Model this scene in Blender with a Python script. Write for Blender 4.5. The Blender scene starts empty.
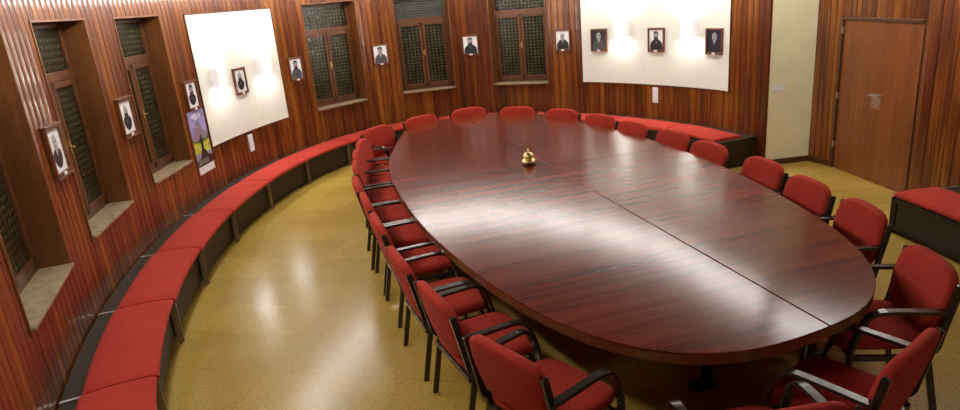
import bpy, math, random
from math import sin, cos, pi, radians, atan2, hypot
from mathutils import Vector, Matrix

random.seed(7)
SC = bpy.context.scene
COL = SC.collection

# ------------------------------------------------------------------ camera, world, exposure
CAM_H = 2.85
FPX = 650.0
PITCH = math.atan(FPX / 2008.0)
ROLL = 0.09
cam_d = bpy.data.cameras.new('camera')
cam_d.sensor_width = 36.0
cam_d.lens = FPX / 960.0 * 36.0
cam_d.clip_start = 0.05
cam = bpy.data.objects.new('camera', cam_d)
COL.objects.link(cam)
fw = Vector((0, cos(PITCH), -sin(PITCH)))
rt = Vector((1, 0, 0))
dn = fw.cross(rt)
rr = rt * cos(ROLL) + dn * sin(ROLL)
dr = -rt * sin(ROLL) + dn * cos(ROLL)
mt = Matrix.Identity(4)
for i in range(3):
    mt[i][0] = rr[i]; mt[i][1] = -dr[i]; mt[i][2] = -fw[i]
mt[2][3] = CAM_H
cam.matrix_world = mt
SC.camera = cam

world = bpy.data.worlds.new('world')
SC.world = world
world.use_nodes = True
world.node_tree.nodes['Background'].inputs[0].default_value = (0.02, 0.025, 0.04, 1)
world.node_tree.nodes['Background'].inputs[1].default_value = 0.3
SC.view_settings.view_transform = 'Standard'
SC.view_settings.look = 'None'
SC.view_settings.gamma = 1.0
SC.view_settings.use_curve_mapping = False
SC.view_settings.exposure = 0.0

CEIL_LAMP = 20.0       # ceiling perimeter lamps
SCONCE_LAMP = 260.0     # tubes in the wall lamps
CEIL_Z = 3.46

# ------------------------------------------------------------------ materials
def nt(name):
    m = bpy.data.materials.new(name)
    m.use_nodes = True
    t = m.node_tree
    b = t.nodes['Principled BSDF']
    return m, t, b

def setp(b, color=None, rough=None, metal=None, coat=None, spec=None, coat_rough=None):
    if color is not None: b.inputs['Base Color'].default_value = (*color, 1)
    if rough is not None: b.inputs['Roughness'].default_value = rough
    if metal is not None: b.inputs['Metallic'].default_value = metal
    if coat is not None: b.inputs['Coat Weight'].default_value = coat
    if coat_rough is not None: b.inputs['Coat Roughness'].default_value = coat_rough
    if spec is not None: b.inputs['Specular IOR Level'].default_value = spec

def ramp(t, stops):
    r = t.nodes.new('ShaderNodeValToRGB')
    e = r.color_ramp.elements
    e[0].position, e[0].color = stops[0][0], (*stops[0][1], 1)
    e[1].position, e[1].color = stops[-1][0], (*stops[-1][1], 1)
    for p, c in stops[1:-1]:
        x = e.new(p); x.color = (*c, 1)
    return r

def mapping(t, src, scale=(1, 1, 1), rot=(0, 0, 0)):
    mp = t.nodes.new('ShaderNodeMapping')
    mp.inputs['Scale'].default_value = scale
    mp.inputs['Rotation'].default_value = rot
    t.links.new(src, mp.inputs['Vector'])
    return mp.outputs[0]

def noise(t, vec, scale, detail=3, rough=0.55, dist=0.0):
    n = t.nodes.new('ShaderNodeTexNoise')
    n.inputs['Scale'].default_value = scale
    n.inputs['Detail'].default_value = detail
    n.inputs['Roughness'].default_value = rough
    n.inputs['Distortion'].default_value = dist
    if vec is not None: t.links.new(vec, n.inputs['Vector'])
    return n.outputs[0]

def mix(t, a, b, fac, mode='MIX'):
    n = t.nodes.new('ShaderNodeMix')
    n.data_type = 'RGBA'; n.blend_type = mode
    for sock, v in ((n.inputs[6], a), (n.inputs[7], b), (n.inputs[0], fac)):
        if hasattr(v, 'is_output'): t.links.new(v, sock)
        elif isinstance(v, tuple): sock.default_value = (*v, 1)
        else: sock.default_value = v
    return n.outputs[2]

def math_n(t, op, a, b=None):
    n = t.nodes.new('ShaderNodeMath'); n.operation = op
    for i, v in enumerate((a, b)):
        if v is None: continue
        if hasattr(v, 'is_output'): t.links.new(v, n.inputs[i])
        else: n.inputs[i].default_value = v
    return n.outputs[0]

def bump(t, b, h, strength, dist=0.01):
    n = t.nodes.new('ShaderNodeBump')
    n.inputs['Strength'].default_value = strength
    n.inputs['Distance'].default_value = dist
    t.links.new(h, n.inputs['Height'])
    t.links.new(n.outputs[0], b.inputs['Normal'])

def plain(name, color, rough=0.5, metal=0.0, var=0.12, scale=40, coat=0.0, bmp=0.0):
    """one-colour material with a little procedural mottling"""
    m, t, b = nt(name)
    tc = t.nodes.new('ShaderNodeTexCoord').outputs['Object']
    n = noise(t, tc, scale, 3)
    lo = tuple(c * (1 - var) for c in color); hi = tuple(min(1, c * (1 + var)) for c in color)
    r = ramp(t, [(0.3, lo), (0.7, hi)])
    t.links.new(n, r.inputs[0]); t.links.new(r.outputs[0], b.inputs['Base Color'])
    setp(b, rough=rough, metal=metal, coat=coat)
    if bmp: bump(t, b, n, bmp, 0.004)
    return m

def plank_wood(name, stops, rough=0.38, coat=0.7):
    """vertical planks: UV = metres along the wall / height, second UV = a random value per plank"""
    m, t, b = nt(name)
    uv = t.nodes.new('ShaderNodeUVMap'); uv.uv_map = 'uv'
    rn = t.nodes.new('ShaderNodeUVMap'); rn.uv_map = 'rnd'
    sp = t.nodes.new('ShaderNodeSeparateXYZ'); t.links.new(rn.outputs[0], sp.inputs[0])
    su = t.nodes.new('ShaderNodeSeparateXYZ'); t.links.new(uv.outputs[0], su.inputs[0])
    off = math_n(t, 'MULTIPLY', sp.outputs[0], 37.0)
    cb = t.nodes.new('ShaderNodeCombineXYZ')
    t.links.new(su.outputs[0], cb.inputs[0]); t.links.new(su.outputs[1], cb.inputs[1]); t.links.new(off, cb.inputs[2])
    fine = noise(t, mapping(t, cb.outputs[0], (60, 1.6, 1)), 1.0, 4, 0.6, 0.3)
    broad = noise(t, mapping(t, cb.outputs[0], (9, 0.5, 1)), 1.0, 2, 0.5, 0.6)
    f = math_n(t, 'ADD', math_n(t, 'MULTIPLY', fine, 0.45), math_n(t, 'MULTIPLY', broad, 0.55))
    f = math_n(t, 'ADD', f, math_n(t, 'MULTIPLY', math_n(t, 'SUBTRACT', sp.outputs[0], 0.5), 0.16))
    r = ramp(t, stops)
    t.links.new(f, r.inputs[0]); t.links.new(r.outputs[0], b.inputs['Base Color'])
    setp(b, rough=rough, coat=coat, coat_rough=0.09, spec=0.25)
    b.inputs['Coat IOR'].default_value = 1.62
    bump(t, b, fine, 0.12, 0.002)
    return m

WOOD_STOPS = [(0.30, (0.040, 0.008, 0.002)), (0.45, (0.115, 0.024, 0.003)), (0.58, (0.21, 0.060, 0.006)), (0.76, (0.36, 0.135, 0.015))]
M_PLANK = plank_wood('lacquered_plank_wood', WOOD_STOPS)

def grain_wood(name, stops, scale=(1, 1, 1), rough=0.35, coat=0.0, coat_rough=0.1, dist=0.4):
    m, t, b = nt(name)
    tc = t.nodes.new('ShaderNodeTexCoord').outputs['Object']
    fine = noise(t, mapping(t, tc, tuple(s * 6 for s in scale)), 1.0, 5, 0.62, dist)
    broad = noise(t, mapping(t, tc, scale), 1.0, 3, 0.5, dist)
    f = math_n(t, 'ADD', math_n(t, 'MULTIPLY', fine, 0.5), math_n(t, 'MULTIPLY', broad, 0.5))
    r = ramp(t, stops)
    t.links.new(f, r.inputs[0]); t.links.new(r.outputs[0], b.inputs['Base Color'])
    setp(b, rough=rough, coat=coat, coat_rough=coat_rough)
    return m

M_TABLE = grain_wood('mahogany_veneer', [(0.34, (0.045, 0.008, 0.005)), (0.44, (0.145, 0.023, 0.010)), (0.56, (0.21, 0.038, 0.014)), (0.72, (0.27, 0.060, 0.020))],
                     (13, 0.28, 2), 0.17, 0.0, 0.16, 0.12)
M_TABLE.node_tree.nodes['Principled BSDF'].inputs['Specular IOR Level'].default_value = 0.28
M_RIM = grain_wood('table_edge_wood', [(0.3, (0.10, 0.032, 0.010)), (0.7, (0.22, 0.075, 0.020))], (3, 3, 14), 0.35, 0.3)
M_REVEAL = grain_wood('window_reveal_wood', [(0.3, (0.10, 0.035, 0.008)), (0.55, (0.19, 0.068, 0.014)), (0.75, (0.30, 0.12, 0.028))], (7, 7, 0.8), 0.4, 0.2, 0.2)
M_SASH = grain_wood('sash_wood', [(0.3, (0.065, 0.020, 0.006)), (0.7, (0.16, 0.055, 0.015))], (9, 9, 2), 0.38, 0.2, 0.2)
M_DOOR = grain_wood('door_veneer', [(0.3, (0.12, 0.033, 0.008)), (0.5, (0.20, 0.058, 0.013)), (0.72, (0.30, 0.095, 0.022))], (9, 9, 0.55), 0.36, 0.2, 0.2)
M_TRIM = grain_wood('dark_trim_wood', [(0.3, (0.045, 0.013, 0.005)), (0.7, (0.12, 0.038, 0.012))], (5, 5, 5), 0.35, 0.2)
M_FRAME = grain_wood('picture_frame_wood', [(0.3, (0.075, 0.018, 0.007)), (0.7, (0.21, 0.065, 0.022))], (12, 12, 12), 0.35, 0.3)
M_LEDGE = grain_wood('bench_dark_wood', [(0.3, (0.014, 0.009, 0.004)), (0.7, (0.042, 0.027, 0.010))], (6, 6, 6), 0.5)
M_LEDGE.node_tree.nodes['Principled BSDF'].inputs['Specular IOR Level'].default_value = 0.3
M_PLASTER = plain('cream_plaster', (0.80, 0.80, 0.70), 0.75, var=0.03, scale=8)
M_YELLOW = plain('yellow_wall_paint', (0.84, 0.78, 0.50), 0.7, var=0.05, scale=3)
M_CEIL = plain('dark_ceiling_boards', (0.10, 0.055, 0.03), 0.7, var=0.2, scale=5)
M_CHROME = plain('brushed_steel', (0.60, 0.60, 0.60), 0.28, 1.0, 0.06, 60)
M_BRONZE = plain('dark_bronze_enamel', (0.050, 0.036, 0.026), 0.24, 0.35, 0.15, 30, coat=0.4)
M_BLACK = plain('black_enamel', (0.012, 0.011, 0.010), 0.35, 0.0, 0.2, 30)
M_LEG = plain('bench_leg_steel', (0.34, 0.27, 0.17), 0.35, 0.7, 0.1, 40)
M_BRASS = plain('polished_brass', (0.92, 0.74, 0.32), 0.30, 1.0, 0.05, 30)
M_WHITE = plain('white_plastic', (0.80, 0.80, 0.83), 0.4, 0.0, 0.02, 30)
M_SHADE = plain('white_plastic_button', (0.86, 0.86, 0.88), 0.5, 0.0, 0.02, 30)
M_OPAL = plain('opal_lamp_shade', (0.88, 0.88, 0.90), 0.5, 0.0, 0.02, 30)
_t2 = M_OPAL.node_tree
_tr = _t2.nodes.new('ShaderNodeBsdfTranslucent'); _tr.inputs[0].default_value = (0.9, 0.9, 0.92, 1)
_mx = _t2.nodes.new('ShaderNodeMixShader'); _mx.inputs[0].default_value = 0.12
_t2.links.new(_t2.nodes['Principled BSDF'].outputs[0], _mx.inputs[1]); _t2.links.new(_tr.outputs[0], _mx.inputs[2])
_t2.links.new(_mx.outputs[0], _t2.nodes['Material Output'].inputs[0])
M_STONE = plain('sill_stone', (0.33, 0.25, 0.14), 0.4, 0.0, 0.35, 9)
M_PAPER = plain('photo_paper', (0.84, 0.85, 0.86), 0.35, 0.0, 0.02, 30)
M_GREYPAPER = plain('photo_grey_ground', (0.16, 0.16, 0.19), 0.35, 0.0, 0.25, 12)
M_DARKPAPER = plain('photo_dark_ground', (0.025, 0.022, 0.045), 0.3, 0.0, 0.3, 12)
M_SUIT = plain('photo_black_ink', (0.020, 0.019, 0.026), 0.35, 0.0, 0.3, 25)
M_GREYSUIT = plain('photo_grey_ink', (0.075, 0.075, 0.095), 0.35, 0.0, 0.35, 25)
M_SKIN = plain('photo_light_grey', (0.36, 0.35, 0.37), 0.35, 0.0, 0.25, 40)

def fabric(name, c):
    m, t, b = nt(name)
    tc = t.nodes.new('ShaderNodeTexCoord').outputs['Object']
    n1 = noise(t, tc, 260, 2); n2 = noise(t, tc, 5, 3)
    f = math_n(t, 'ADD', math_n(t, 'MULTIPLY', n1, 0.6), math_n(t, 'MULTIPLY', n2, 0.4))
    r = ramp(t, [(0.3, tuple(x * 0.8 for x in c)), (0.7, tuple(x * 1.2 for x in c))])
    t.links.new(f, r.inputs[0]); t.links.new(r.outputs[0], b.inputs['Base Color'])
    setp(b, rough=0.9, spec=0.12)
    b.inputs['Sheen Weight'].default_value = 0.08
    b.inputs['Sheen Tint'].default_value = (1.0, 0.5, 0.4, 1)
    bump(t, b, n1, 0.25, 0.003)
    return m
M_RED = fabric('red_wool_fabric', (0.47, 0.045, 0.025))
M_BENCHRED = fabric('red_bench_fabric', (0.47, 0.045, 0.030))

# floor: mottled yellow linoleum-terrazzo in large faint tiles
M_FLOOR, t, b = nt('yellow_terrazzo_floor')
tc = t.nodes.new('ShaderNodeTexCoord').outputs['Object']
n1 = noise(t, tc, 45, 4, 0.7); n2 = noise(t, tc, 1.4, 3)
vor = t.nodes.new('ShaderNodeTexVoronoi'); vor.inputs['Scale'].default_value = 130
t.links.new(tc, vor.inputs['Vector'])
f = math_n(t, 'ADD', math_n(t, 'MULTIPLY', n1, 0.55), math_n(t, 'MULTIPLY', n2, 0.25))
f = math_n(t, 'ADD', f, math_n(t, 'MULTIPLY', vor.outputs['Distance'], 0.28))
r = ramp(t, [(0.32, (0.29, 0.175, 0.028)), (0.50, (0.52, 0.345, 0.062)), (0.68, (0.68, 0.49, 0.12))])
t.links.new(f, r.inputs[0])
bk = t.nodes.new('ShaderNodeTexBrick')
t.links.new(mapping(t, tc, (1, 1, 1), (0, 0, radians(14))), bk.inputs['Vector'])
bk.inputs['Scale'].default_value = 1.0
bk.inputs['Brick Width'].default_value = 1.2; bk.inputs['Row Height'].default_value = 0.6
bk.inputs['Mortar Size'].default_value = 0.004
bk.inputs['Color1'].default_value = (1, 1, 1, 1); bk.inputs['Color2'].default_value = (0.86, 0.84, 0.80, 1)
bk.inputs['Mortar'].default_value = (0.76, 0.70, 0.62, 1)
cfl = mix(t, r.outputs[0], bk.outputs['Color'], 1.0, 'MULTIPLY')
t.links.new(cfl, b.inputs['Base Color'])
rg = math_n(t, 'ADD', math_n(t, 'MULTIPLY', noise(t, tc, 3.0, 3), 0.14), 0.15)
t.links.new(rg, b.inputs['Roughness'])
setp(b, spec=0.5)
bump(t, b, noise(t, tc, 2.2, 2), 0.10, 0.02)

# window glazing: dark patterned glass in front of closed shutters
def glass_mat(name, c0, c1):
    m, t, b = nt(name)
    tc = t.nodes.new('ShaderNodeTexCoord').outputs['Object']
    sp = t.nodes.new('ShaderNodeSeparateXYZ'); t.links.new(tc, sp.inputs[0])
    sx = math_n(t, 'SINE', math_n(t, 'ADD', math_n(t, 'MULTIPLY', sp.outputs[0], 41.0), math_n(t, 'MULTIPLY', sp.outputs[2], 50.0)))
    sz = math_n(t, 'SINE', math_n(t, 'SUBTRACT', math_n(t, 'MULTIPLY', sp.outputs[0], 41.0), math_n(t, 'MULTIPLY', sp.outputs[2], 50.0)))
    p = math_n(t, 'MULTIPLY', sx, sz)
    p2 = math_n(t, 'ADD', math_n(t, 'MULTIPLY', p, 0.45), math_n(t, 'MULTIPLY', noise(t, tc, 3, 2), 0.85))
    r = ramp(t, [(0.25, c0), (0.85, c1)])
    t.links.new(p2, r.inputs[0]); t.links.new(r.outputs[0], b.inputs['Base Color'])
    setp(b, rough=0.22, spec=0.6)
    bump(t, b, p, 0.12, 0.003)
    return m
M_GLASS = glass_mat('patterned_dark_glass', (0.010, 0.010, 0.006), (0.062, 0.060, 0.027))
M_SHUTTER = plain('grey_green_shutter', (0.05, 0.055, 0.045), 0.4, 0.0, 0.2, 20)

def emit(name, color, strength):
    m, t, b = nt(name)
    b.inputs['Base Color'].default_value = (0.9, 0.9, 0.9, 1)
    b.inputs['Emission Color'].default_value = (*color, 1)
    b.inputs['Emission Strength'].default_value = strength
    return m
M_TUBE = emit('ceiling_tube_light', (1.0, 0.97, 0.92), CEIL_LAMP)
M_BULB = emit('wall_lamp_tube', (1.0, 0.99, 0.97), SCONCE_LAMP)

# ------------------------------------------------------------------ mesh helpers
class MB:
    def __init__(self):
        self.v, self.f, self.uv, self.rn, self.sm = [], [], [], [], []
    def poly(self, pts, uv=None, rn=0.0, sm=False):
        i = len(self.v); self.v += [tuple(p) for p in pts]
        self.f.append(tuple(range(i, i + len(pts))))
        self.uv += list(uv) if uv else [(p[0], p[2]) for p in pts]
        self.rn += [rn] * len(pts); self.sm.append(sm)
    def mesh(self, vs, fs, sm=True):
        i = len(self.v); self.v += [tuple(p) for p in vs]
        for f in fs:
            self.f.append(tuple(i + k for k in f))
            self.uv += [(vs[k][0], vs[k][2]) for k in f]
            self.rn += [0.0] * len(f); self.sm.append(sm)
    def box(self, x0, x1, y0, y1, z0, z1):
        vs = [(x, y, z) for x in (x0, x1) for y in (y0, y1) for z in (z0, z1)]
        self.mesh(vs, [(0, 1, 3, 2), (4, 6, 7, 5), (0, 4, 5, 1), (2, 3, 7, 6), (0, 2, 6, 4), (1, 5, 7, 3)], False)
    def build(self, name, mat, parent=None, bevel=0.0, seg=2):
        me = bpy.data.meshes.new(name)
        me.from_pydata(self.v, [], self.f)
        u = me.uv_layers.new(name='uv'); r = me.uv_layers.new(name='rnd')
        k = 0
        for p in me.polygons:
            for li in p.loop_indices:
                u.data[li].uv = self.uv[k]; r.data[li].uv = (self.rn[k], 0.5); k += 1
        for p, s in zip(me.polygons, self.sm): p.use_smooth = s
        me.materials.append(mat)
        o = bpy.data.objects.new(name, me); COL.objects.link(o)
        if parent: o.parent = parent
        if bevel:
            md = o.modifiers.new('bevel', 'BEVEL'); md.width = bevel; md.segments = seg; md.limit_method = 'ANGLE'; md.angle_limit = radians(40)
        return o

def spow(a, e): return math.copysign(abs(a) ** e, a)

def pillow(a, b, c, e1=0.5, e2=0.4, n=28, m=12, deform=None):
    """rounded box cushion as a superellipsoid; half sizes a,b,c"""
    vs, fs = [], []
    for j in range(m + 1):
        h = -pi / 2 + pi * j / m
        for i in range(n):
            w = 2 * pi * i / n
            p = (a * spow(cos(h), e1) * spow(cos(w), e2), b * spow(cos(h), e1) * spow(sin(w), e2), c * spow(sin(h), e1))
            vs.append(deform(p) if deform else p)
    for j in range(m):
        for i in range(n):
            i2 = (i + 1) % n
            fs.append((j * n + i, j * n + i2, (j + 1) * n + i2, (j + 1) * n + i))
    return vs, fs

def smooth_path(pts, it=3):
    """Chaikin corner cutting, ends kept"""
    for _ in range(it):
        q = [pts[0]]
        for a, b in zip(pts, pts[1:]):
            q.append(tuple(a[k] * 0.75 + b[k] * 0.25 for k in range(len(a))))
            q.append(tuple(a[k] * 0.25 + b[k] * 0.75 for k in range(len(a))))
        q.append(pts[-1]); pts = q
    return pts

def bar(mb, path, wx, th):
    """flat bar bent in a plane x = const; path of (x, y, z); width wx along X, thickness th in plane"""
    vs, fs = [], []
    n = len(path)
    for i, p in enumerate(path):
        a = path[max(0, i - 1)]; c = path[min(n - 1, i + 1)]
        d = Vector((0, c[1] - a[1], c[2] - a[2])).normalized()
        nn = Vector((0, -d.z, d.y)) * th / 2
        P = Vector(p)
        for sx, sn in ((-1, -1), (1, -1), (1, 1), (-1, 1)):
            vs.append(P + Vector((sx * wx / 2, 0, 0)) + nn * sn)
    for i in range(n - 1):
        for k in range(4):
            k2 = (k + 1) % 4
            fs.append((i * 4 + k, i * 4 + k2, (i + 1) * 4 + k2, (i + 1) * 4 + k))
    fs.append((3, 2, 1, 0)); fs.append(tuple((n - 1) * 4 + k for k in range(4)))
    mb.mesh(vs, fs, False)

def lathe(mb, prof, n=32, cx=0, cy=0):
    vs, fs = [], []
    for r_, z in prof:
        for i in range(n):
            a = 2 * pi * i / n; vs.append((cx + r_ * cos(a), cy + r_ * sin(a), z))
    for j in range(len(prof) - 1):
        for i in range(n):
            i2 = (i + 1) % n
            fs.append((j * n + i, j * n + i2, (j + 1) * n + i2, (j + 1) * n + i))
    mb.mesh(vs, fs, True)

def disc(mb, cx, cz, rx, rz, y, n=20, a0=0, a1=2 * pi):
    mb.poly([(cx + rx * cos(a0 + (a1 - a0) * k / n), y, cz + rz * sin(a0 + (a1 - a0) * k / n)) for k in range(n)])

def empty(name, loc, rz=0.0):
    o = bpy.data.objects.new(name, None); COL.objects.link(o)
    o.empty_display_size = 0.1
    o.location = loc; o.rotation_euler = (0, 0, rz)
    return o
def tag(o, label, cat, group=None):
    o['label'] = label; o['category'] = cat
    if group: o['group'] = group
    return o
def struct(o):
    o['kind'] = 'structure'; return o

# ------------------------------------------------------------------ the curved wall (an ellipse in plan)
EX, EY, EPHI, EA, EB = .723, 6.723, 1.801, 7.271, 4.434
NS = 5200
_t = [radians(130 - 260 * i / NS) for i in range(NS + 1)]
_p = []
for a in _t:
    x = EX + EA * cos(a) * cos(EPHI) - EB * sin(a) * sin(EPHI)
    y = EY + EA * cos(a) * sin(EPHI) + EB * sin(a) * cos(EPHI)
    d = math.degrees(a)
    if d < -66 and d > -90:          # the last bit before the doorway bends inwards
        k = min(1, (-66 - d) / 10.5) * 0.17
        x -= 0.98 * k; y -= 0.17 * k
    _p.append((x, y))
_s = [0.0]
for i in range(NS): _s.append(_s[-1] + hypot(_p[i + 1][0] - _p[i][0], _p[i + 1][1] - _p[i][1]))
def t2s(deg):
    i = int(round((130 - deg) / 260 * NS)); return _s[max(0, min(NS, i))]
import bisect
def wall_pt(s, off=0.0):
    """point on the wall at arc length s, moved off metres into the room; returns x, y, heading"""
    i = max(1, min(NS - 1, bisect.bisect(_s, s)))
    f = (s - _s[i - 1]) / (_s[i] - _s[i - 1])
    x = _p[i - 1][0] * (1 - f) + _p[i][0] * f; y = _p[i - 1][1] * (1 - f) + _p[i][1] * f
    j0, j1 = max(0, i - 25), min(NS, i + 25)
    tx, ty = _p[j1][0] - _p[j0][0], _p[j1][1] - _p[j0][1]
    L = hypot(tx, ty); tx /= L; ty /= L
    return x + ty * off, y - tx * off, atan2(ty, tx)

S_END = t2s(-75.4)
S_RIGHT0, S_RIGHT1 = t2s(-93.6), t2s(-118)
OPEN = {  # name: (s0, s1, z0, z1)
    'w0': (t2s(105.5), t2s(95.4), 1.02, 2.94), 'w1': (t2s(90.0), t2s(80.5), 1.02, 2.94), 'w2': (t2s(74.6), t2s(65.2), 1.02, 2.93),
    'w3': (t2s(30.3), t2s(16.3), 1.02, 2.93), 'w4': (t2s(6.0), t2s(-8.4), 1.02, 2.93), 'w5': (t2s(-18.6), t2s(-32.0), 1.02, 2.93),
    'p1': (t2s(59.5), t2s(38.5), 1.05, 2.92), 'p2': (t2s(-40), t2s(-68.5), 1.04, 2.92)}

def plank_strip(mb, ptf, s0, s1, z0, z1, pitch=0.12):
    """planks between s0 and s1, each with its own bevelled face and a shadow groove"""
    n = max(1, round((s1 - s0) / pitch)); w = (s1 - s0) / n
    for k in range(n):
        a = s0 + k * w; b_ = a + w; rn = random.random()
        prof = [(a, -0.011), (a + 0.006, -0.011), (a + 0.009, 0.0), ((a + b_) / 2, 0.0012), (b_ - 0.004, 0.0), (b_, -0.011)]
        pts = [ptf(s, o) for s, o in prof]
        for (sa, _), (sb, _), A, B in zip(prof, prof[1:], pts, pts[1:]):
            mb.poly([(A[0], A[1], z0), (B[0], B[1], z0), (B[0], B[1], z1), (A[0], A[1], z1)],
                    [(sa, z0), (sb, z0), (sb, z1), (sa, z1)], rn)

def build_wall(name, s0, s1, openings):
    mb = MB()
    ev = sorted({s0, s1} | {v for o in openings for v in (OPEN[o][0], OPEN[o][1])})
    for a, b_ in zip(ev, ev[1:]):
        o = next((OPEN[k] for k in openings if OPEN[k][0] <= a + 1e-6 and OPEN[k][1] >= b_ - 1e-6), None)
        st = random.getstate()
        if o is None: plank_strip(mb, wall_pt, a, b_, 0.0, CEIL_Z)
        else:
            plank_strip(mb, wall_pt, a, b_, 0.0, o[2]); random.setstate(st)
            plank_strip(mb, wall_pt, a, b_, o[3], CEIL_Z)
    return struct(mb.build(name, M_PLANK))

sA, sB = (OPEN['p1'][1] + OPEN['w3'][0]) / 2, (OPEN['w5'][1] + OPEN['p2'][0]) / 2
build_wall('wall_left', 0.0, sA, ['w0', 'w1', 'w2', 'p1'])
build_wall('wall_far', sA, sB, ['w3', 'w4', 'w5'])
build_wall('wall_right', sB, S_END, ['p2'])
build_wall('wall_near_right', S_RIGHT0, S_RIGHT1, [])

def straight(p, q):
    L = hypot(q[0] - p[0], q[1] - p[1]); tx, ty = (q[0] - p[0]) / L, (q[1] - p[1]) / L
    def f(s, o=0.0): return (p[0] + tx * s + ty * o, p[1] + ty * s - tx * o, atan2(ty, tx))
    return f, L

# pier end, cream side wall of the doorway, door bay
pe = wall_pt(S_END); CORNER = (5.06, 9.54); DL = (5.20, 9.16); DR = (5.31, 7.62)
pr = wall_pt(S_RIGHT0)
mb = MB(); f, L = straight((pe[0], pe[1]), (pe[0] + 0.04, pe[1] + 0.01)); plank_strip(mb, f, 0, L, 0, CEIL_Z, 0.1)
struct(mb.build('trim_1', M_PLANK))
YS = (pe[0] + 0.02, pe[1] + 0.02)
mb = MB(); mb.poly([(*YS, 0), (*CORNER, 0), (*CORNER, CEIL_Z), (*YS, CEIL_Z)])
struct(mb.build('wall_doorway_side', M_YELLOW))
mb = MB(); f, L = straight(CORNER, DL); plank_strip(mb, f, 0, L, 0, CEIL_Z, 0.095)
fd, LD = straight(DL, DR)
plank_strip(mb, fd, 0, LD, 2.13, CEIL_Z, 0.098)
f, L = straight(DR, (pr[0], pr[1])); plank_strip(mb, f, 0, L, 0, CEIL_Z, 0.11)
struct(mb.build('wall_door_bay', M_PLANK))

# the parts of the room behind the photographer
p0 = wall_pt(0.0); p1 = wall_pt(S_RIGHT1)
corners = [(p1[0], p1[1]), (p1[0] + 0.05, -2.0), (p0[0] - 0.05, -2.0), (p0[0], p0[1])]
for nm, a, b_ in zip(('wall_near_side', 'wall_back', 'wall_left_near'), corners, corners[1:]):
    mb = MB(); f, L = straight(a, b_); plank_strip(mb, f, 0, L, 0, CEIL_Z, 0.12)
    struct(mb.build(nm, M_PLANK))

mb = MB(); mb.poly([(-5.5, -2.5, 0), (7, -2.5, 0), (7, 15.5, 0), (-5.5, 15.5, 0)]); struct(mb.build('floor', M_FLOOR))
mb = MB(); mb.poly([(-5.5, -2.5, CEIL_Z), (-5.5, 15.5, CEIL_Z), (7, 15.5, CEIL_Z), (7, -2.5, CEIL_Z)]); struct(mb.build('ceiling', M_CEIL))

# baseboards in the doorway
def base_strip(name, p, q, h=0.085, th=0.018):
    f, L = straight(p, q); mb = MB()
    A, B, C_, D = f(0, 0), f(L, 0), f(L, th), f(0, th)
    q4 = [A, B, C_, D]
    vs = [(x[0], x[1], z) for z in (0, h) for x in q4]
    mb.mesh(vs, [(3, 2, 1, 0), (4, 5, 6, 7), (0, 1, 5, 4), (1, 2, 6, 5), (2, 3, 7, 6), (3, 0, 4, 7)], False)
    return struct(mb.build(name, M_TRIM, None, 0.004))
base_strip('baseboard_doorway', YS, CORNER)
base_strip('baseboard_door_pier', CORNER, DL)

# ------------------------------------------------------------------ plaster panels with trim
def curved_panel(name, key, trim_name):
    s0, s1, z0, z1 = OPEN[key]
    n = 24; mb = MB()
    for k in range(n):
        a = s0 + (s1 - s0) * k / n; b_ = s0 + (s1 - s0) * (k + 1) / n
        A = wall_pt(a, 0.004); B = wall_pt(b_, 0.004)
        mb.poly([(A[0], A[1], z0), (B[0], B[1], z0), (B[0], B[1], z1), (A[0], A[1], z1)], sm=True)
    struct(mb.build(name, M_PLASTER))
    tm = MB()
    def seg(a, b_, za, zb):
        A0, A1, B0, B1 = wall_pt(a, -0.006), wall_pt(a, 0.014), wall_pt(b_, -0.006), wall_pt(b_, 0.014)
        q4 = [A0, B0, B1, A1]
        vs = [(x[0], x[1], z) for z in (za, zb) for x in q4]
        tm.mesh(vs, [(3, 2, 1, 0), (4, 5, 6, 7), (0, 1, 5, 4), (1, 2, 6, 5), (2, 3, 7, 6), (3, 0, 4, 7)], False)
    for k in range(n):
        a = s0 + (s1 - s0) * k / n; b_ = s0 + (s1 - s0) * (k + 1) / n
        seg(a, b_, z0 - 0.012, z0 + 0.004); seg(a, b_, z1 - 0.004, z1 + 0.012)
    seg(s0 - 0.012, s0 + 0.004, z0 - 0.012, z1 + 0.012); seg(s1 - 0.004, s1 + 0.012, z0 - 0.012, z1 + 0.012)
    struct(tm.build(trim_name, M_TRIM))
curved_panel('wall_plaster_left', 'p1', 'trim_2')
curved_panel('wall_plaster_right', 'p2', 'trim_3')

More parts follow.
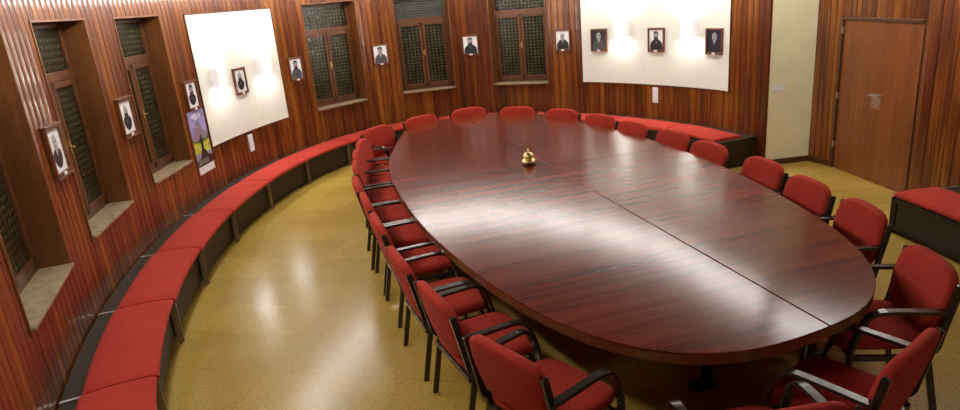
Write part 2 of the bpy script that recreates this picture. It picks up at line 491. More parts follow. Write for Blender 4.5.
# ------------------------------------------------------------------ windows
def window(idx, key, shutter=False):
    s0, s1, z0, z1 = OPEN[key]
    A, B = wall_pt(s0), wall_pt(s1)
    w = hypot(B[0] - A[0], B[1] - A[1]); cx, cy = (A[0] + B[0]) / 2, (A[1] + B[1]) / 2
    root = empty('window_%d' % idx, (cx, cy, z0), atan2(B[1] - A[1], B[0] - A[0])); struct(root)
    h = z1 - z0; D = 0.27; hw = w / 2
    m = MB()
    m.box(-hw - 0.02, -hw, -0.012, D + 0.06, -0.04, h + 0.02); m.box(hw, hw + 0.02, -0.012, D + 0.06, -0.04, h + 0.02)
    m.box(-hw, hw, -0.012, D + 0.06, h, h + 0.02); m.box(-hw, hw, 0.03, D + 0.06, -0.04, -0.012)
    m.build('reveal', M_REVEAL, root, 0.003)
    m = MB(); m.box(-hw, hw, -0.035, D, -0.012, 0.014); m.build('sill', M_STONE, root, 0.004)
    m = MB(); fy0, fy1 = D - 0.05, D
    zt = 2.44 - z0
    m.box(-hw, -hw + 0.055, fy0, fy1, 0.014, h); m.box(hw - 0.055, hw, fy0, fy1, 0.014, h)
    m.box(-hw, hw, fy0, fy1, h - 0.05, h); m.box(-hw, hw, fy0, fy1, 0.014, 0.065)
    m.box(-hw, hw, fy0 - 0.01, fy1, zt - 0.045, zt + 0.045)
    m.build('window_frame', M_SASH, root, 0.004)
    ix = hw - 0.055
    for a, b_ in ((-ix, -0.006), (0.006, ix)):
        s = MB(); y0, y1 = D - 0.065, D - 0.02; za, zb = 0.068, zt - 0.048; fr = 0.058
        s.box(a, a + fr, y0, y1, za, zb); s.box(b_ - fr, b_, y0, y1, za, zb)
        s.box(a, b_, y0, y1, zb - fr, zb); s.box(a, b_, y0, y1, za, za + fr + 0.02)
        sash = s.build('sash', M_SASH, root, 0.004)
        g = MB(); g.box(a + 0.03, b_ - 0.03, D - 0.045, D - 0.035, za + 0.03, zb - 0.03); g.build('pane', M_GLASS, sash)
    g = MB()
    g.box(-ix + 0.001, ix - 0.001, D - 0.03, D - 0.02, zt + 0.046, h - 0.051); g.build('upper_pane', M_GLASS, root)
    if shutter:
        s = MB(); k = zt + 0.05
        while k < h - 0.06:
            s.box(-ix + 0.004, ix - 0.004, D - 0.048, D - 0.036, k, k + 0.034); k += 0.046
        s.build('shutter_slats', M_SHUTTER, root, 0.004)
    hd = MB(); hz = (0.068 + zt) / 2 + 0.02
    hd.box(-0.012, 0.012, D - 0.078, D - 0.066, hz - 0.06, hz + 0.06)
    hd.box(-0.008, 0.008, D - 0.11, D - 0.078, hz - 0.008, hz + 0.008)
    hd.box(-0.035, 0.008, D - 0.115, D - 0.10, hz - 0.007, hz + 0.007)
    hd.build('handle', M_BRASS, root, 0.003)
for i, k in enumerate(('w0', 'w1', 'w2', 'w3', 'w4', 'w5')): window(i + 1, k, k == 'w4')

# ------------------------------------------------------------------ door
mid = fd(LD / 2)
door = struct(empty('door_1', (mid[0], mid[1], 0), mid[2]))
hw = LD / 2
m = MB(); m.box(-hw, -hw + 0.06, -0.03, 0.05, 0, 2.13); m.box(hw - 0.02, hw, -0.01, 0.05, 0, 2.13); m.box(-hw + 0.06, hw - 0.02, -0.03, 0.05, 2.09, 2.13)
m.build('door_frame', M_TRIM, door, 0.004)
wide = 2 * hw - 0.08; split = -hw + 0.06 + wide * 0.62
for a, b_ in ((-hw + 0.062, split - 0.001), (split + 0.001, hw - 0.022)):
    m = MB(); m.box(a, b_, 0.0, 0.04, 0.004, 2.086); leaf = m.build('door_leaf', M_DOOR, door, 0.003)
m = MB(); m.box(split - 0.22, split - 0.04, -0.006, -0.0005, 0.98, 1.17); plate = m.build('lock_plate', M_CHROME, door, 0.003)
m = MB(); m.box(split - 0.23, split - 0.03, -0.05, -0.035, 1.14, 1.165); m.box(split - 0.21, split - 0.19, -0.036, -0.0065, 1.14, 1.165); m.box(split - 0.07, split - 0.05, -0.036, -0.0065, 1.14, 1.165)
m.build('door_handle', M_CHROME, plate, 0.003)
for z in (0.35, 1.05, 1.95):
    m = MB(); m.box(-hw + 0.052, -hw + 0.076, -0.037, -0.0005, z - 0.045, z + 0.045); m.build('hinge', M_CHROME, door, 0.002)

# ------------------------------------------------------------------ ceiling perimeter lamps
def tube_lamp(s, first=None, at=None):
    x, y, h = at or wall_pt(s, 0.85)
    if first:
        r = first.copy(); COL.objects.link(r)
        for ch in first.children:
            c = ch.copy(); COL.objects.link(c); c.parent = r
    else:
        r = empty('ceiling_lamp', (0, 0, 0))
        m = MB(); m.box(-0.72, 0.72, -0.09, 0.09, -0.03, 0.0); m.box(-0.72, -0.70, -0.09, 0.09, -0.22, -0.03); m.box(0.70, 0.72, -0.09, 0.09, -0.22, -0.03)
        m.build('lamp_housing', M_WHITE, r)
        vs, fs = [], []
        n = 12
        for xx in (-0.70, 0.70):
            for k in range(n): vs.append((xx, 0.085 * cos(2 * pi * k / n), -0.125 + 0.095 * sin(2 * pi * k / n)))
        for k in range(n): fs.append((k, (k + 1) % n, n + (k + 1) % n, n + k))
        m = MB(); m.mesh(vs, fs, True); m.build('light_tube', M_TUBE, r)
    r.location = (x, y, CEIL_Z); r.rotation_euler = (0, 0, h)
    tag(r, 'white ceiling tube lamp, in the ring that follows the curved wall or added behind the camera', 'lamp', 'ceiling lamps along the curved wall')
    return r
first = None; s = 1.0
while s < S_RIGHT1 - 0.7:
    o = tube_lamp(s, first); first = first or o
    s += 1.5
for xx in (3.7,):  # extra unseen lamp behind the camera, added to brighten the near right corner
    tube_lamp(0, first, (xx, -1.1, 0.0))

# ------------------------------------------------------------------ wall lamps on the white panels
def wall_lamp(deg, label, first=None):
    x, y, h = wall_pt(t2s(deg), 0.004)
    if first:
        r = first.copy(); COL.objects.link(r)
        for ch in first.children:
            c = ch.copy(); COL.objects.link(c); c.parent = r
    else:
        r = empty('wall_lamp', (0, 0, 0))
        m = MB(); n = 12; W = 0.165; H = 0.145
        pts = []
        for k in range(n + 1):
            a = pi * k / n
            pts.append((-W * spow(cos(a), 0.35), -0.115 * spow(sin(a), 0.35)))
        inner = [(px * 0.95, py * 0.94) for px, py in pts]
        for A, B in zip(pts, pts[1:]): m.poly([(A[0], A[1], -H), (B[0], B[1], -H), (B[0], B[1], H), (A[0], A[1], H)], sm=True)
        for A, B in zip(inner, inner[1:]): m.poly([(B[0], B[1], -H), (A[0], A[1], -H), (A[0], A[1], H), (B[0], B[1], H)], sm=True)
        for A, B, A2, B2 in zip(pts, pts[1:], inner, inner[1:]):
            m.poly([(A[0], A[1], H), (B[0], B[1], H), (B2[0], B2[1], H), (A2[0], A2[1], H)])
            m.poly([(A[0], A[1], -H), (A2[0], A2[1], -H), (B2[0], B2[1], -H), (B[0], B[1], -H)])
        m.build('lamp_shade', M_OPAL, r)
        for sg in (-1, 1):
            m = MB()
            vs, fs = [], []
            for xx in (-0.12, 0.12):
                for k in range(12): vs.append((xx, -0.055 + 0.018 * cos(2 * pi * k / 12), sg * 0.10 + 0.018 * sin(2 * pi * k / 12)))
            for k in range(12): fs.append((k, (k + 1) % 12, 12 + (k + 1) % 12, 12 + k))
            m.mesh(vs, fs, True); m.build('lamp_tube', M_BULB, r)
        m = MB(); m.box(-0.13, 0.13, -0.075, -0.001, -0.03, 0.03); m.build('lamp_bracket', M_WHITE, r)
    r.location = (x, y, 2.02); r.rotation_euler = (0, 0, h)
    tag(r, label, 'lamp', 'wall lamps on the white panels')
    return r
WL = wall_lamp(55.0, 'white wall lamp on the left panel, left of its portrait')
wall_lamp(43.2, 'white wall lamp on the left panel, right of its portrait', WL)
wall_lamp(-48.7, 'white wall lamp on the right panel, nearer to the windows', WL)
wall_lamp(-61.5, 'white wall lamp on the right panel, nearer to the door', WL)

# ------------------------------------------------------------------ portraits
def blob(mb, pts, y):
    mb.poly([(p[0], y, p[1]) for p in reversed(smooth_closed(pts))])
def smooth_closed(pts, it=3):
    for _ in range(it):
        q = []
        for i in range(len(pts)):
            a, b_ = pts[i], pts[(i + 1) % len(pts)]
            q.append((a[0] * .75 + b_[0] * .25, a[1] * .75 + b_[1] * .25)); q.append((a[0] * .25 + b_[0] * .75, a[1] * .25 + b_[1] * .75))
        pts = q
    return pts

def portrait(deg, label, ground='light', suit='dark', beard=False, hair=True, oval=False, ledge=False, w=0.35, h=0.41, z=1.85, off=0.003):
    x, y, hd = wall_pt(t2s(deg), off)
    r = empty('framed_portrait', (x, y, z), hd)
    tag(r, label, 'framed portrait', 'framed portraits around the wall')
    a, c, fr = w / 2, h / 2, 0.030
    m = MB(); d = 0.035
    m.box(-a, -a + fr, -d, 0, -c, c); m.box(a - fr, a, -d, 0, -c, c); m.box(-a + fr, a - fr, -d, 0, c - fr, c); m.box(-a + fr, a - fr, -d, 0, -c, -c + fr * 1.2)
    if ledge: m.box(-a - 0.012, a + 0.012, -d - 0.014, 0, c, c + 0.016); m.box(-a - 0.012, a + 0.012, -d - 0.014, 0, -c - 0.012, -c)
    m.build('frame', M_FRAME, r, 0.004)
    ia, ic = a - fr, c - fr
    m = MB(); m.box(-ia, ia, -0.016, -0.004, -ic, ic)
    m.build('photo_ground', {'light': M_PAPER, 'grey': M_GREYPAPER, 'dark': M_DARKPAPER}[ground], r)
    ms = M_SUIT if suit == 'dark' else M_GREYSUIT
    Y = -0.0175
    b0 = -ic * 0.96
    sw = ia * (0.74 if oval else 0.92)
    if oval: sp = [(-sw * .5, b0 + .03), (sw * .5, b0 + .03), (sw, -ic * .25), (sw * .72, ic * .02), (.03, ic * .14), (-.03, ic * .14), (-sw * .72, ic * .02), (-sw, -ic * .25)]
    else: sp = [(-sw, b0), (-sw, b0), (sw, b0), (sw, b0), (sw * .96, -ic * .35), (sw * .62, -ic * .06), (.035, ic * .10), (-.035, ic * .10), (-sw * .62, -ic * .06), (-sw * .96, -ic * .35)]
    m = MB(); blob(m, sp, Y); m.build('painted_suit', ms, r)
    m = MB(); blob(m, [(-.022, ic * .1), (.022, ic * .1), (.004, -ic * .42), (-.004, -ic * .42)], Y - .0008); m.build('painted_shirt', M_PAPER, r)
    m = MB(); blob(m, [(-.008, ic * .02), (.008, ic * .02), (.007, -ic * .4), (-.007, -ic * .4)], Y - .0012); m.build('painted_tie', M_SUIT, r)
    hx = 0.050; hz = ic * .40; tilt = random.uniform(-.006, .006)
    m = MB(); disc(m, tilt, hz, hx, hx * 1.38, Y - .0016); m.v = [(p[0], p[1], p[2]) for p in m.v]; m.build('painted_face', M_SKIN, r)
    if hair:
        m = MB(); blob(m, [(tilt - hx * 1.12, hz + .005), (tilt - hx * .8, hz + hx * .75), (tilt + hx * .1, hz + hx * .95), (tilt + hx * .85, hz + hx * .7), (tilt + hx * 1.12, hz), (tilt + hx * 1.05, hz + hx * 1.2), (tilt, hz + hx * 1.75), (tilt - hx * 1.05, hz + hx * 1.2)], Y - .002)
        m.build('painted_hair', M_SUIT if suit == 'dark' or ground == 'light' else M_GREYSUIT, r)
    m = MB()
    for sx in (-1, 1): disc(m, tilt + sx * hx * .42, hz + hx * .18, hx * .2, hx * .12, Y - .0022)
    disc(m, tilt, hz - hx * .62, hx * .38, hx * .12, Y - .0022)
    if beard: blob(m, [(tilt - hx, hz - hx * .1), (tilt - hx * .55, hz - hx * .45), (tilt + hx * .55, hz - hx * .45), (tilt + hx, hz - hx * .1), (tilt + hx * .8, hz - hx * 1.5), (tilt, hz - hx * 2.1), (tilt - hx * .8, hz - hx * 1.5)], Y - .0021)
    m.build('painted_features', M_SUIT, r)
    m = MB(); m.box(-0.032, 0.032, -d - 0.004, -d, -c + 0.002, -c + 0.032); m.build('name_plate', M_PAPER, r)
    return r
portrait(92.2, 'framed portrait of a bald man in black, nearest on the left wall', 'light', 'dark', False, False, True, True, .36, .42, 1.90)
portrait(77.2, 'framed portrait between the second and third windows on the left wall', 'light', 'dark', True, False, True, True, .36, .41, 1.88)
portrait(61.9, 'framed portrait above the mountain poster', 'light', 'dark', True, True, True, False, .34, .40, 1.855)
portrait(49.6, 'small framed portrait between the two lamps of the left white panel', 'light', 'dark', True, False, True, False, .33, .41, 1.862, .010)
portrait(34.6, 'framed portrait right of the left white panel, bearded man in grey suit', 'light', 'grey', True, True, z=1.85)
portrait(11.1, 'framed portrait between the two leftmost far-wall windows', 'light', 'grey', False, True, z=1.86)
portrait(-13.3, 'framed portrait of a bearded man between the two far windows, right of the slatted one', 'light', 'dark', True, True, z=1.86)
portrait(-35.9, 'framed portrait on wood between the last window and the right white panel', 'light', 'dark', False, False, z=1.853)
portrait(-43.9, 'dark framed portrait at the left end of the right white panel', 'dark', 'grey', False, False, z=1.835, off=.010)
portrait(-55.4, 'framed portrait between the two lamps of the right white panel', 'light', 'dark', True, True, z=1.825, off=.010)
portrait(-65.7, 'dark framed portrait at the right end of the right white panel', 'dark', 'dark', False, False, z=1.81, off=.010)

# ------------------------------------------------------------------ poster
x, y, hd = wall_pt(t2s(61.9), 0.006)
po = empty('poster', (x, y, 0.76), hd); tag(po, 'tall landscape poster with purple mountain and standing figure, beside the left white panel', 'poster')
W_, H_ = 0.23, 0.885
def pm(name, c, rough=0.3): return plain(name, c, rough, 0, 0.35, 9)
def psheet(name, mat, pts, lay, smooth=False):
    m = MB(); q = smooth_closed(pts, 2) if smooth else pts
    m.poly([(p[0], -0.003 - 0.0006 * lay, p[1]) for p in reversed(q)]); return m.build(name, mat, po)
m = MB(); m.box(-W_, W_, -0.003, 0, 0, H_); m.build('sheet', pm('poster_sky', (0.36, 0.33, 0.62)), po)
psheet('printed_cloud', pm('poster_cloud', (0.62, 0.60, 0.78)), [(-W_ * .8, H_ * .93), (-W_ * .2, H_ * .84), (W_ * .7, H_ * .90), (W_ * .3, H_ * .97)], 1, True)
psheet('printed_mountain', pm('poster_mountain', (0.30, 0.22, 0.30)), [(-W_, H_ * .50), (W_, H_ * .50), (W_, H_ * .60), (W_ * .55, H_ * .66), (W_ * .15, H_ * .80), (-.02, H_ * .84), (-W_ * .25, H_ * .80), (-W_ * .6, H_ * .68), (-W_, H_ * .60)], 2)
psheet('printed_trees', pm('poster_trees', (0.11, 0.16, 0.04)), [(-W_, H_ * .40), (W_, H_ * .40), (W_, H_ * .56), (W_ * .5, H_ * .53), (0, H_ * .55), (-W_ * .5, H_ * .52), (-W_, H_ * .55)], 3)
psheet('printed_meadow', pm('poster_meadow', (0.52, 0.52, 0.07)), [(-W_, H_ * .30), (W_, H_ * .30), (W_, H_ * .50), (0, H_ * .47), (-W_, H_ * .51)], 4)
psheet('printed_water', pm('poster_water', (0.30, 0.31, 0.42)), [(-W_, H_ * .22), (W_, H_ * .22), (W_, H_ * .33), (0, H_ * .31), (-W_, H_ * .34)], 5)
psheet('printed_rock', pm('poster_rock', (0.03, 0.025, 0.03)), [(-W_, H_ * .07), (W_, H_ * .07), (W_, H_ * .24), (W_ * .5, H_ * .27), (W_ * .3, H_ * .36), (-W_ * .2, H_ * .37), (-W_ * .5, H_ * .25), (-W_, H_ * .22)], 6)
psheet('printed_figure', pm('poster_figure', (0.02, 0.02, 0.03)), [(-.035, H_ * .35), (.03, H_ * .35), (.032, H_ * .50), (.02, H_ * .60), (-.02, H_ * .60), (-.038, H_ * .50)], 7)
m = MB(); disc(m, 0, H_ * .625, .016, .022, -0.0079); m.build('printed_head', pm('poster_head', (0.45, 0.12, 0.06)), po)
psheet('white_strip', M_PAPER, [(-W_, 0), (W_, 0), (W_, H_ * .12), (-W_, H_ * .12)], 7)
m = MB()
for k in range(3):
    for j in range(5): m.poly([(q[0], -0.0078, q[1]) for q in [(-W_ * .8 + j * .06, H_ * .16 + k * .022), (-W_ * .8 + j * .06, H_ * .168 + k * .022), (-W_ * .8 + j * .06 + random.uniform(.02, .05), H_ * .168 + k * .022), (-W_ * .8 + j * .06 + .03, H_ * .16 + k * .022)]])
m.build('printed_caption', M_PAPER, po)

# ------------------------------------------------------------------ white plates under the panels, switch
def plate(deg, label):
    x, y, hd = wall_pt(t2s(deg), 0.0)
    r = empty('wall_control_plate', (x, y, 0.86), hd); tag(r, label, 'wall plate', 'long white plates under the panels')
    m = MB(); m.box(-0.06, 0.06, -0.022, 0, -0.14, 0.14); m.build('plate_body', M_WHITE, r, 0.012, 3)
    for z in (-.09, 0, .09):
        m = MB(); m.box(-0.022, 0.022, -0.027, -0.0221, z - .018, z + .018); m.build('button', M_SHADE, r, 0.003)
plate(49.7, 'tall narrow white control plate under the left white panel')
plate(-55.1, 'tall narrow white control plate under the right white panel')
fy, Ly = straight(YS, CORNER)
q = fy(0.17, 0.0)
r = empty('light_switch', (q[0], q[1], 1.16), q[2]); tag(r, 'white triple light switch on the cream wall beside the door', 'light switch')
m = MB(); m.box(-0.10, 0.10, -0.012, 0, -0.045, 0.045); m.build('switch_plate', M_WHITE, r, 0.004)
for k in (-1, 0, 1):
    m = MB(); m.box(k * .058 - .022, k * .058 + .022, -0.017, -0.0121, -.03, .03); m.build('rocker', M_SHADE, r, 0.003)

# ------------------------------------------------------------------ benches along the wall
def arc_box(mb, s0, s1, o0, o1, z0, z1, n=8, ptf=wall_pt, sm=False):
    vs, fs = [], []
    for k in range(n + 1):
        s = s0 + (s1 - s0) * k / n
        A, B = ptf(s, o0), ptf(s, o1)
        vs += [(A[0], A[1], z0), (B[0], B[1], z0), (B[0], B[1], z1), (A[0], A[1], z1)]
    for k in range(n):
        for j in range(4):
            j2 = (j + 1) % 4
            fs.append((k * 4 + j, k * 4 + j2, (k + 1) * 4 + j2, (k + 1) * 4 + j))
    fs.append((3, 2, 1, 0)); fs.append(tuple(n * 4 + j for j in range(4)))
    mb.mesh(vs, fs, sm)
def local(o, mbv, loc, rz):
    c, s = cos(-rz), sin(-rz)
    return [((x - loc[0]) * c - (y - loc[1]) * s, (x - loc[0]) * s + (y - loc[1]) * c, z - loc[2]) for x, y, z in mbv]

def bench(s0, s1, label, near_end=False, far_end=False, back=0.20, front=0.69, mesh_front=False):
    a = wall_pt((s0 + s1) / 2, 0.4)
    loc, rz = (a[0], a[1], 0.0), a[2]
    r = empty('wall_bench', loc, rz); tag(r, label, 'bench', 'red cushioned benches along the curved wall')
    def put(mb, name, mat, bevel=0.0, seg=2):
        mb.v = local(None, mb.v, loc, rz)
        return mb.build(name, mat, r, bevel, seg)
    g = 0.006
    # cushion: a pillow bent along the wall
    L = (s1 - s0) / 2 - g; mid_s = (s0 + s1) / 2; ho = (front - back) / 2; oc = (front + back) / 2
    n = 18; vs = []; fs = []
    prof = [(back + .012, .405), (back, .425), (back + .004, .455), (back + .03, .468), (oc - .06, .478), (oc + .06, .478), (front - .045, .470), (front - .008, .458), (front + .006, .435), (front - .004, .408)]
    P = len(prof)
    for k in range(n + 1):
        f = -1 + 2 * k / n; f = spow(sin(f * pi / 2), .75)
        edge = max(0, (abs(f) - .94) / .06)
        for o, z in prof:
            zz = z - (z - .405) * edge * .22
            X = wall_pt(mid_s + f * L, o); vs.append((X[0], X[1], zz))
    for k in range(n):
        for j in range(P):
            j2 = (j + 1) % P
            fs.append((k * P + j, k * P + j2, (k + 1) * P + j2, (k + 1) * P + j))
    fs.append(tuple(reversed(range(P)))); fs.append(tuple(n * P + j for j in range(P)))
    m = MB(); m.mesh(vs, fs, True)
    m.sm[-1] = m.sm[-2] = False
    put(m, 'cushion', M_BENCHRED)
    e1 = s1 + (0.10 if far_end else 0)
    m = MB(); arc_box(m, s0, e1, 0.012, back - .004, .40, .425); put(m, 'back_ledge', M_LEDGE, .004)
    m = MB(); arc_box(m, s0 + .002, s1 - .002, back, front - .02, .375, .402); put(m, 'seat_board', M_LEDGE)
    m = MB(); arc_box(m, s0 + .002, s1 - .002, front - .09, front - .065, .07, .375); put(m, 'front_board', M_LEDGE)
    m = MB(); arc_box(m, s0 + .002, s1 - .002, front - .16, front - .12, .0, .07); put(m, 'plinth', M_BLACK)
    if mesh_front:
        m = MB(); arc_box(m, s0 + .002, s1 - .002, front - .03, front - .01, .05, .375); put(m, 'front_screen', M_BLACK)
        m = MB()
        arc_box(m, s0, s1, front - .012, front + .0, .34, .385); arc_box(m, s0, s1, front - .012, front + .0, .04, .085)
        arc_box(m, s0, s0 + .05, front - .012, front + .001, .085, .34, 1); arc_box(m, s1 - .05, s1, front - .012, front + .001, .085, .34, 1)
        put(m, 'screen_frame', M_LEDGE, .003)
    else:
        for sa in (s0 + .012, s1 - .03):
            m = MB(); arc_box(m, sa, sa + .014, front - .036, front - .010, 0, .40, 1); put(m, 'leg', M_LEG, .002)
    for sa in (s0 + .004,):
        m = MB(); arc_box(m, sa, sa + .03, .012, back + .01, .4255, .432, 1); put(m, 'cross_strap', M_CHROME, .001)
    if far_end:
        m = MB(); arc_box(m, e1 - .03, e1, .012, front, .0, .425, 1); put(m, 'end_panel', M_LEDGE, .004)
        m = MB(); arc_box(m, s1, e1 - .03, back - .004, front, .40, .425, 1); put(m, 'end_shelf', M_LEDGE, .003)
    if near_end:
        m = MB(); arc_box(m, s0 - .03, s0, .012, front, .0, .40, 1); put(m, 'end_panel', M_LEDGE, .004)
joints = [0.1, 1.5, 2.92, 4.40, 5.84, 7.28, 8.75, 10.20, 11.60, 13.0, 14.4, 15.8, 17.2, 18.62, 20.02, 21.36]
BL = ['red cushioned bench at the bottom left corner of the picture', 'red cushioned bench below the nearest window, second from the bottom left corner',
      'red cushioned bench below the nearest portrait on the left wall', 'red cushioned bench under the second window on the left wall',
      'red cushioned bench below the portrait between second and third windows', 'red cushioned bench below the mountain poster',
      'red cushioned bench below the left end of the left white panel', 'red cushioned bench below the right end of the left white panel',
      'red cushioned bench under the first far-wall window, behind the far left armchair', 'red cushioned bench below the portrait left of the slatted window',
      'red cushioned bench under the slatted far window', 'red cushioned bench below the rightmost far-wall window',
      'red cushioned bench below the portrait on wood before the right white panel', 'red cushioned bench below the middle of the right white panel',
      'red cushioned bench at the right end of the row, ending in a dark end panel']
for k, (a, b_) in enumerate(zip(joints, joints[1:])):
    w = min(1, k / 5)
    bench(a, b_, BL[k], far_end=(k == len(joints) - 2), back=.12 + .08 * w, front=.61 + .08 * w)
sb = t2s(-98.7)
bench(sb, sb + 2.35, 'red topped bench with dark screened front, right of the door', near_end=True, far_end=True, back=.30, front=.82, mesh_front=True)

# ------------------------------------------------------------------ the oval table
TZ = 0.86; TK = (CAM_H - TZ) / 2.1
TC, TA = (0.91 * TK, 7.80 * TK), radians(104.9)
OUT = [(4.107, 0.0), (4.121, 0.231), (4.135, 0.41), (4.134, 0.576), (4.102, 0.734), (4.022, 0.881), (3.888, 1.014), (3.703, 1.13), (3.477, 1.229), (3.226, 1.316), (2.964, 1.395), (2.699, 1.472), (2.43, 1.551), (2.149, 1.632), (1.843, 1.713), (1.499, 1.789), (1.104, 1.852), (0.639, 1.898), (0.0, 1.922), (-0.648, 1.926), (-1.139, 1.912), (-1.578, 1.883), (-1.983, 1.844), (-2.363, 1.795), (-2.722, 1.737), (-3.06, 1.669), (-3.373, 1.587), (-3.655, 1.491), (-3.899, 1.378), (-4.1, 1.251), (-4.256, 1.11), (-4.371, 0.957), (-4.448, 0.796), (-4.492, 0.626), (-4.508, 0.447), (-4.5, 0.252), (-4.469, 0.0), (-4.414, -0.247), (-4.334, -0.43), (-4.229, -0.59), (-4.099, -0.734), (-3.942, -0.864), (-3.761, -0.981), (-3.557, -1.085), (-3.333, -1.178), (-3.092, -1.261), (-2.836, -1.335), (-2.57, -1.401), (-2.292, -1.463), (-2.001, -1.52), (-1.693, -1.573), (-1.358, -1.621), (-0.989, -1.66), (-0.567, -1.685), (0.0, -1.695), (0.568, -1.686), (0.989, -1.659), (1.355, -1.617), (1.684, -1.565), (1.986, -1.509), (2.274, -1.452), (2.557, -1.395), (2.84, -1.336), (3.119, -1.272), (3.383, -1.196), (3.619, -1.104), (3.812, -0.994), (3.952, -0.866), (4.038, -0.723), (4.081, -0.569), (4.096, -0.406), (4.1, -0.23)]
OUT = smooth_closed([(x * TK, y * TK) for x, y in OUT], 1)
table = empty('conference_table', (TC[0], TC[1], 0), TA)
tag(table, 'huge glossy oval mahogany conference table in the middle of the room', 'table')
def slab(poly, z0, z1):
    m = MB(); n = len(poly)
    vs = [(x, y, z0) for x, y in poly] + [(x, y, z1) for x, y in poly]
    fs = [tuple(reversed(range(n))), tuple(range(n, 2 * n))] + [(k, (k + 1) % n, n + (k + 1) % n, n + k) for k in range(n)]
    m.mesh(vs, fs, False)
    for k in range(2, n + 2): m.sm[k] = False
    return m
g = 0.005
def clip(poly, f):
    out = []
    for i in range(len(poly)):
        a, b_ = poly[i], poly[(i + 1) % len(poly)]
        fa, fb = f(a), f(b_)
        if fa >= 0: out.append(a)
        if (fa >= 0) != (fb >= 0):
            k = fa / (fa - fb); out.append((a[0] + (b_[0] - a[0]) * k, a[1] + (b_[1] - a[1]) * k))
    return out
for su in (-1, 1):
    for sv in (-1, 1):
        q = clip(clip(OUT, lambda p: su * p[0] - g), lambda p: sv * p[1] - g)
        slab(q, TZ - .015, TZ).build('tabletop_section', M_TABLE, table, 0.003)
slab([(x * 0.9985, y * 0.9985) for x, y in OUT], TZ - .08, TZ - .0155).build('table_rim', M_RIM, table, 0.004)
slab([(x * 0.80, y * 0.72) for x, y in OUT], TZ - .14, TZ - .0805).build('under_frame', M_BLACK, table)
for u in (-3.40, -1.25, 1.25, 3.3):
    for v in (-0.68, 0.22) if u < -3 else (-0.5, 0.5):
        m = MB(); m.box(u - .03, u + .03, v - .03, v + .03, 0.05, TZ - .14); lg = m.build('leg', M_BLACK, table, .004)
        m = MB(); sg = 1 if v > 0 else -1
        m.box(u - .035, u + .035, v - .12 if sg < 0 else v - .06, v + .06 if sg < 0 else v + .12, 0.0, 0.05); m.build('foot', M_BLACK, lg, .006)
    m = MB(); m.box(u - .025, u + .025, -.65 if u < -3 else -.47, .19 if u < -3 else .47, 0.50, 0.58); m.build('crossbar', M_BLACK, table)

# bell
bell = empty('table_bell', (0.665 * TK, 7.98 * TK, TZ)); tag(bell, 'large brass call bell standing near the middle of the table', 'bell')
m = MB(); lathe(m, [(0.0, 0.0), (.078, 0.0), (.084, .006), (.084, .022), (.074, .030), (0, .030)]); m.build('bell_base', plain('bell_base_bronze', (.10, .05, .02), .25, .8), bell)
m = MB(); lathe(m, [(.079, .030), (.082, .040), (.076, .056), (.058, .068), (.034, .074), (.028, .080), (0, .081)]); m.build('lower_bell', M_BRASS, bell)
m = MB(); lathe(m, [(.030, .081), (.056, .084), (.064, .096), (.060, .116), (.046, .134), (.024, .146), (.008, .150), (0, .150)]); m.build('upper_bell', M_BRASS, bell)
m = MB(); lathe(m, [(.006, .150), (.006, .172), (.012, .176), (.014, .184), (.009, .192), (0, .194)], 16); m.build('plunger', M_BRASS, bell)

# ------------------------------------------------------------------ armchairs
def make_chair():
    r = empty('armchair', (0, 0, 0))
    # back: gently curved, slightly reclined
    def db(p):
        x, y, z = p  # pillow in x,y plane (y = height), z thickness
        u = z + 0.10 * x * x * 2.2
        hgt = 0.655 + y
        k = (hgt - 0.50)
        return (x * (1 - 0.10 * max(0, -y) / .18), -0.225 - k * 0.22 + u, hgt)
    vs, fs = pillow(0.262, 0.200, 0.038, .45, .50, 40, 12, db)
    m = MB(); m.mesh(vs, fs, True); m.build('backrest', M_RED, r)
    def ds(p):
        x, y, z = p
        return (x * (1 - 0.06 * max(0, -y) / .24), y + 0.01, 0.435 + z - 0.10 * max(0, y - .14))
    vs, fs = pillow(0.255, 0.245, 0.042, .5, .36, 40, 12, ds)
    m = MB(); m.mesh(vs, fs, True); m.build('seat', M_RED, r)
    for sx in (-1, 1):
        X = sx * 0.272
        # arm and front leg are one bent bar; split where the leg starts
        arm = smooth_path([(X + sx * .012, -.262, .655), (X + sx * .012, -.04, .662), (X + sx * .012, .115, .662), (X + sx * .012, .165, .56), (X + sx * .012, .195, .44)], 3)
        m = MB(); bar(m, arm, .044, .020); m.build('armrest', M_BRONZE, r, .003)
        m = MB(); bar(m, [(X + sx * .012, .195, .44), (X + sx * .012, .225, .0)], .040, .020); m.build('leg', M_BRONZE, r, .003)
        up = smooth_path([(X, -.292, .80), (X, -.235, .52), (X, -.215, .395), (X, -.06, .375), (X, .200, .375)], 3)
        m = MB(); bar(m, up, .020, .036); m.build('side_rail', M_BRONZE, r, .003)
        m = MB(); bar(m, [(X - sx * .018, -.19, .385), (X - sx * .018, -.262, .0)], .020, .034); m.build('leg', M_BRONZE, r, .003)
    m = MB(); m.box(-.25, .25, -.225, -.20, .345, .375); m.build('crossbar', M_BRONZE, r, .003)
    m = MB(); m.box(-.262, .262, .165, .19, .35, .38); m.build('crossbar', M_BRONZE, r, .003)
    return r
C0 = make_chair()
used = [False]
GRP = 'red armchairs around the oval table'
def chair(bx, by, F, label):
    """bx, by: middle of the top of the back; F: heading in degrees"""
    a = radians(F)
    loc = (bx + 0.35 * cos(a), by + 0.35 * sin(a), 0); rz = a - pi / 2
    if used[0]:
        r = C0.copy(); COL.objects.link(r)
        for ch in C0.children:
            c = ch.copy(); COL.objects.link(c); c.parent = r
    else: r = C0; used[0] = True
    r.location = loc; r.rotation_euler = (0, 0, rz); r.scale = (1.21, 1.21, 1.16)
    tag(r, label, 'chair', GRP)
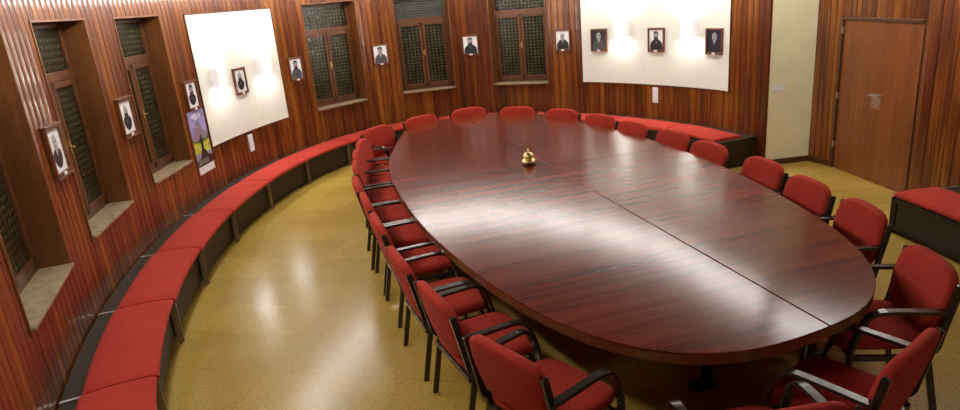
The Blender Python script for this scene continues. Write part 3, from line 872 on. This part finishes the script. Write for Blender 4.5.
CH = [(-1.65, 11.02, -38, 'red armchair at the far left curve of the table, turned to face the room'),
      (-1.75, 9.94, -3, 'red armchair on the left side of the table, farthest of the close row'),
      (-1.71, 9.23, 3, 'red armchair on the left side of the table, second farthest of the close row'),
      (-1.61, 8.49, 8, 'red armchair on the left side of the table, third farthest of the close row'),
      (-1.47, 7.62, 12, 'red armchair at the left end of the table seam, fourth farthest of the row'),
      (-1.25, 6.86, 15, 'red armchair on the left side, just nearer than the table seam end'),
      (-1.03, 6.08, 17, 'red armchair on the left side of the table, fourth from the nearest'),
      (-0.78, 5.19, 21, 'red armchair on the left side of the table, third from the nearest'),
      (-0.41, 4.35, 25, 'red armchair on the left side of the table, second from the nearest'),
      (-0.01, 3.49, 36, 'red armchair on the left side of the table, nearest to the viewer'),
      (-0.93, 11.70, -58, 'red armchair at the far end, leftmost of the backs seen over the table edge'),
      (-0.06, 12.12, -76, 'red armchair at the far end, second back from the left over the table edge'),
      (0.83, 11.76, -112, 'red armchair at the far end of the table, under the rightmost far window'),
      (1.56, 11.10, -133, 'red armchair at the far right of the table, below the portrait beside the white panel'),
      (2.07, 10.30, -149, 'red armchair on the right side, below the left end of the white panel'),
      (2.39, 9.52, -157, 'red armchair on the right side, left of the long white plate seen on the wall'),
      (2.74, 8.69, -160, 'red armchair on the right side, just right of the long white wall plate'),
      (2.93, 7.85, -163, 'red armchair on the right side, in front of the bench row end'),
      (3.18, 6.88, -170, 'red armchair on the right side, in front of the cream doorway wall'),
      (3.25, 6.04, -175, 'red armchair on the right side, in front of the left edge of the door'),
      (3.31, 5.23, 178, 'red armchair on the right side, fully seen back left of the screened bench'),
      (3.12, 4.19, 168, 'red armchair at the right of the near table end, below the screened bench'),
      (2.25, 2.99, 128, 'red armchair at the lower right corner, seen from behind its left side'),
      (1.24, 2.42, 96, 'red armchair at the bottom edge under the near table end, only its front in view')]
FIX = {9: (0.05, 3.18, 38), 8: (-0.37, 3.99, 24), 7: (-0.68, 4.73, 20), 21: (2.90, 3.83, 171), 22: (2.14, 2.86, 126), 23: (1.30, 2.43, 96)}
for i, c in enumerate(CH):
    p = FIX.get(i, (c[0] * .93, c[1] * .93, c[2]))
    chair(p[0], p[1], p[2], c[3])

# ------------------------------------------------------------------ bring the whole place to true size
K = 0.9
for o in list(COL.objects):
    if o.parent is None and o.type in ('MESH', 'EMPTY'):
        o.location = tuple(v * K for v in o.location); o.scale = tuple(v * K for v in o.scale)
cam.location = (0, 0, CAM_H * K)
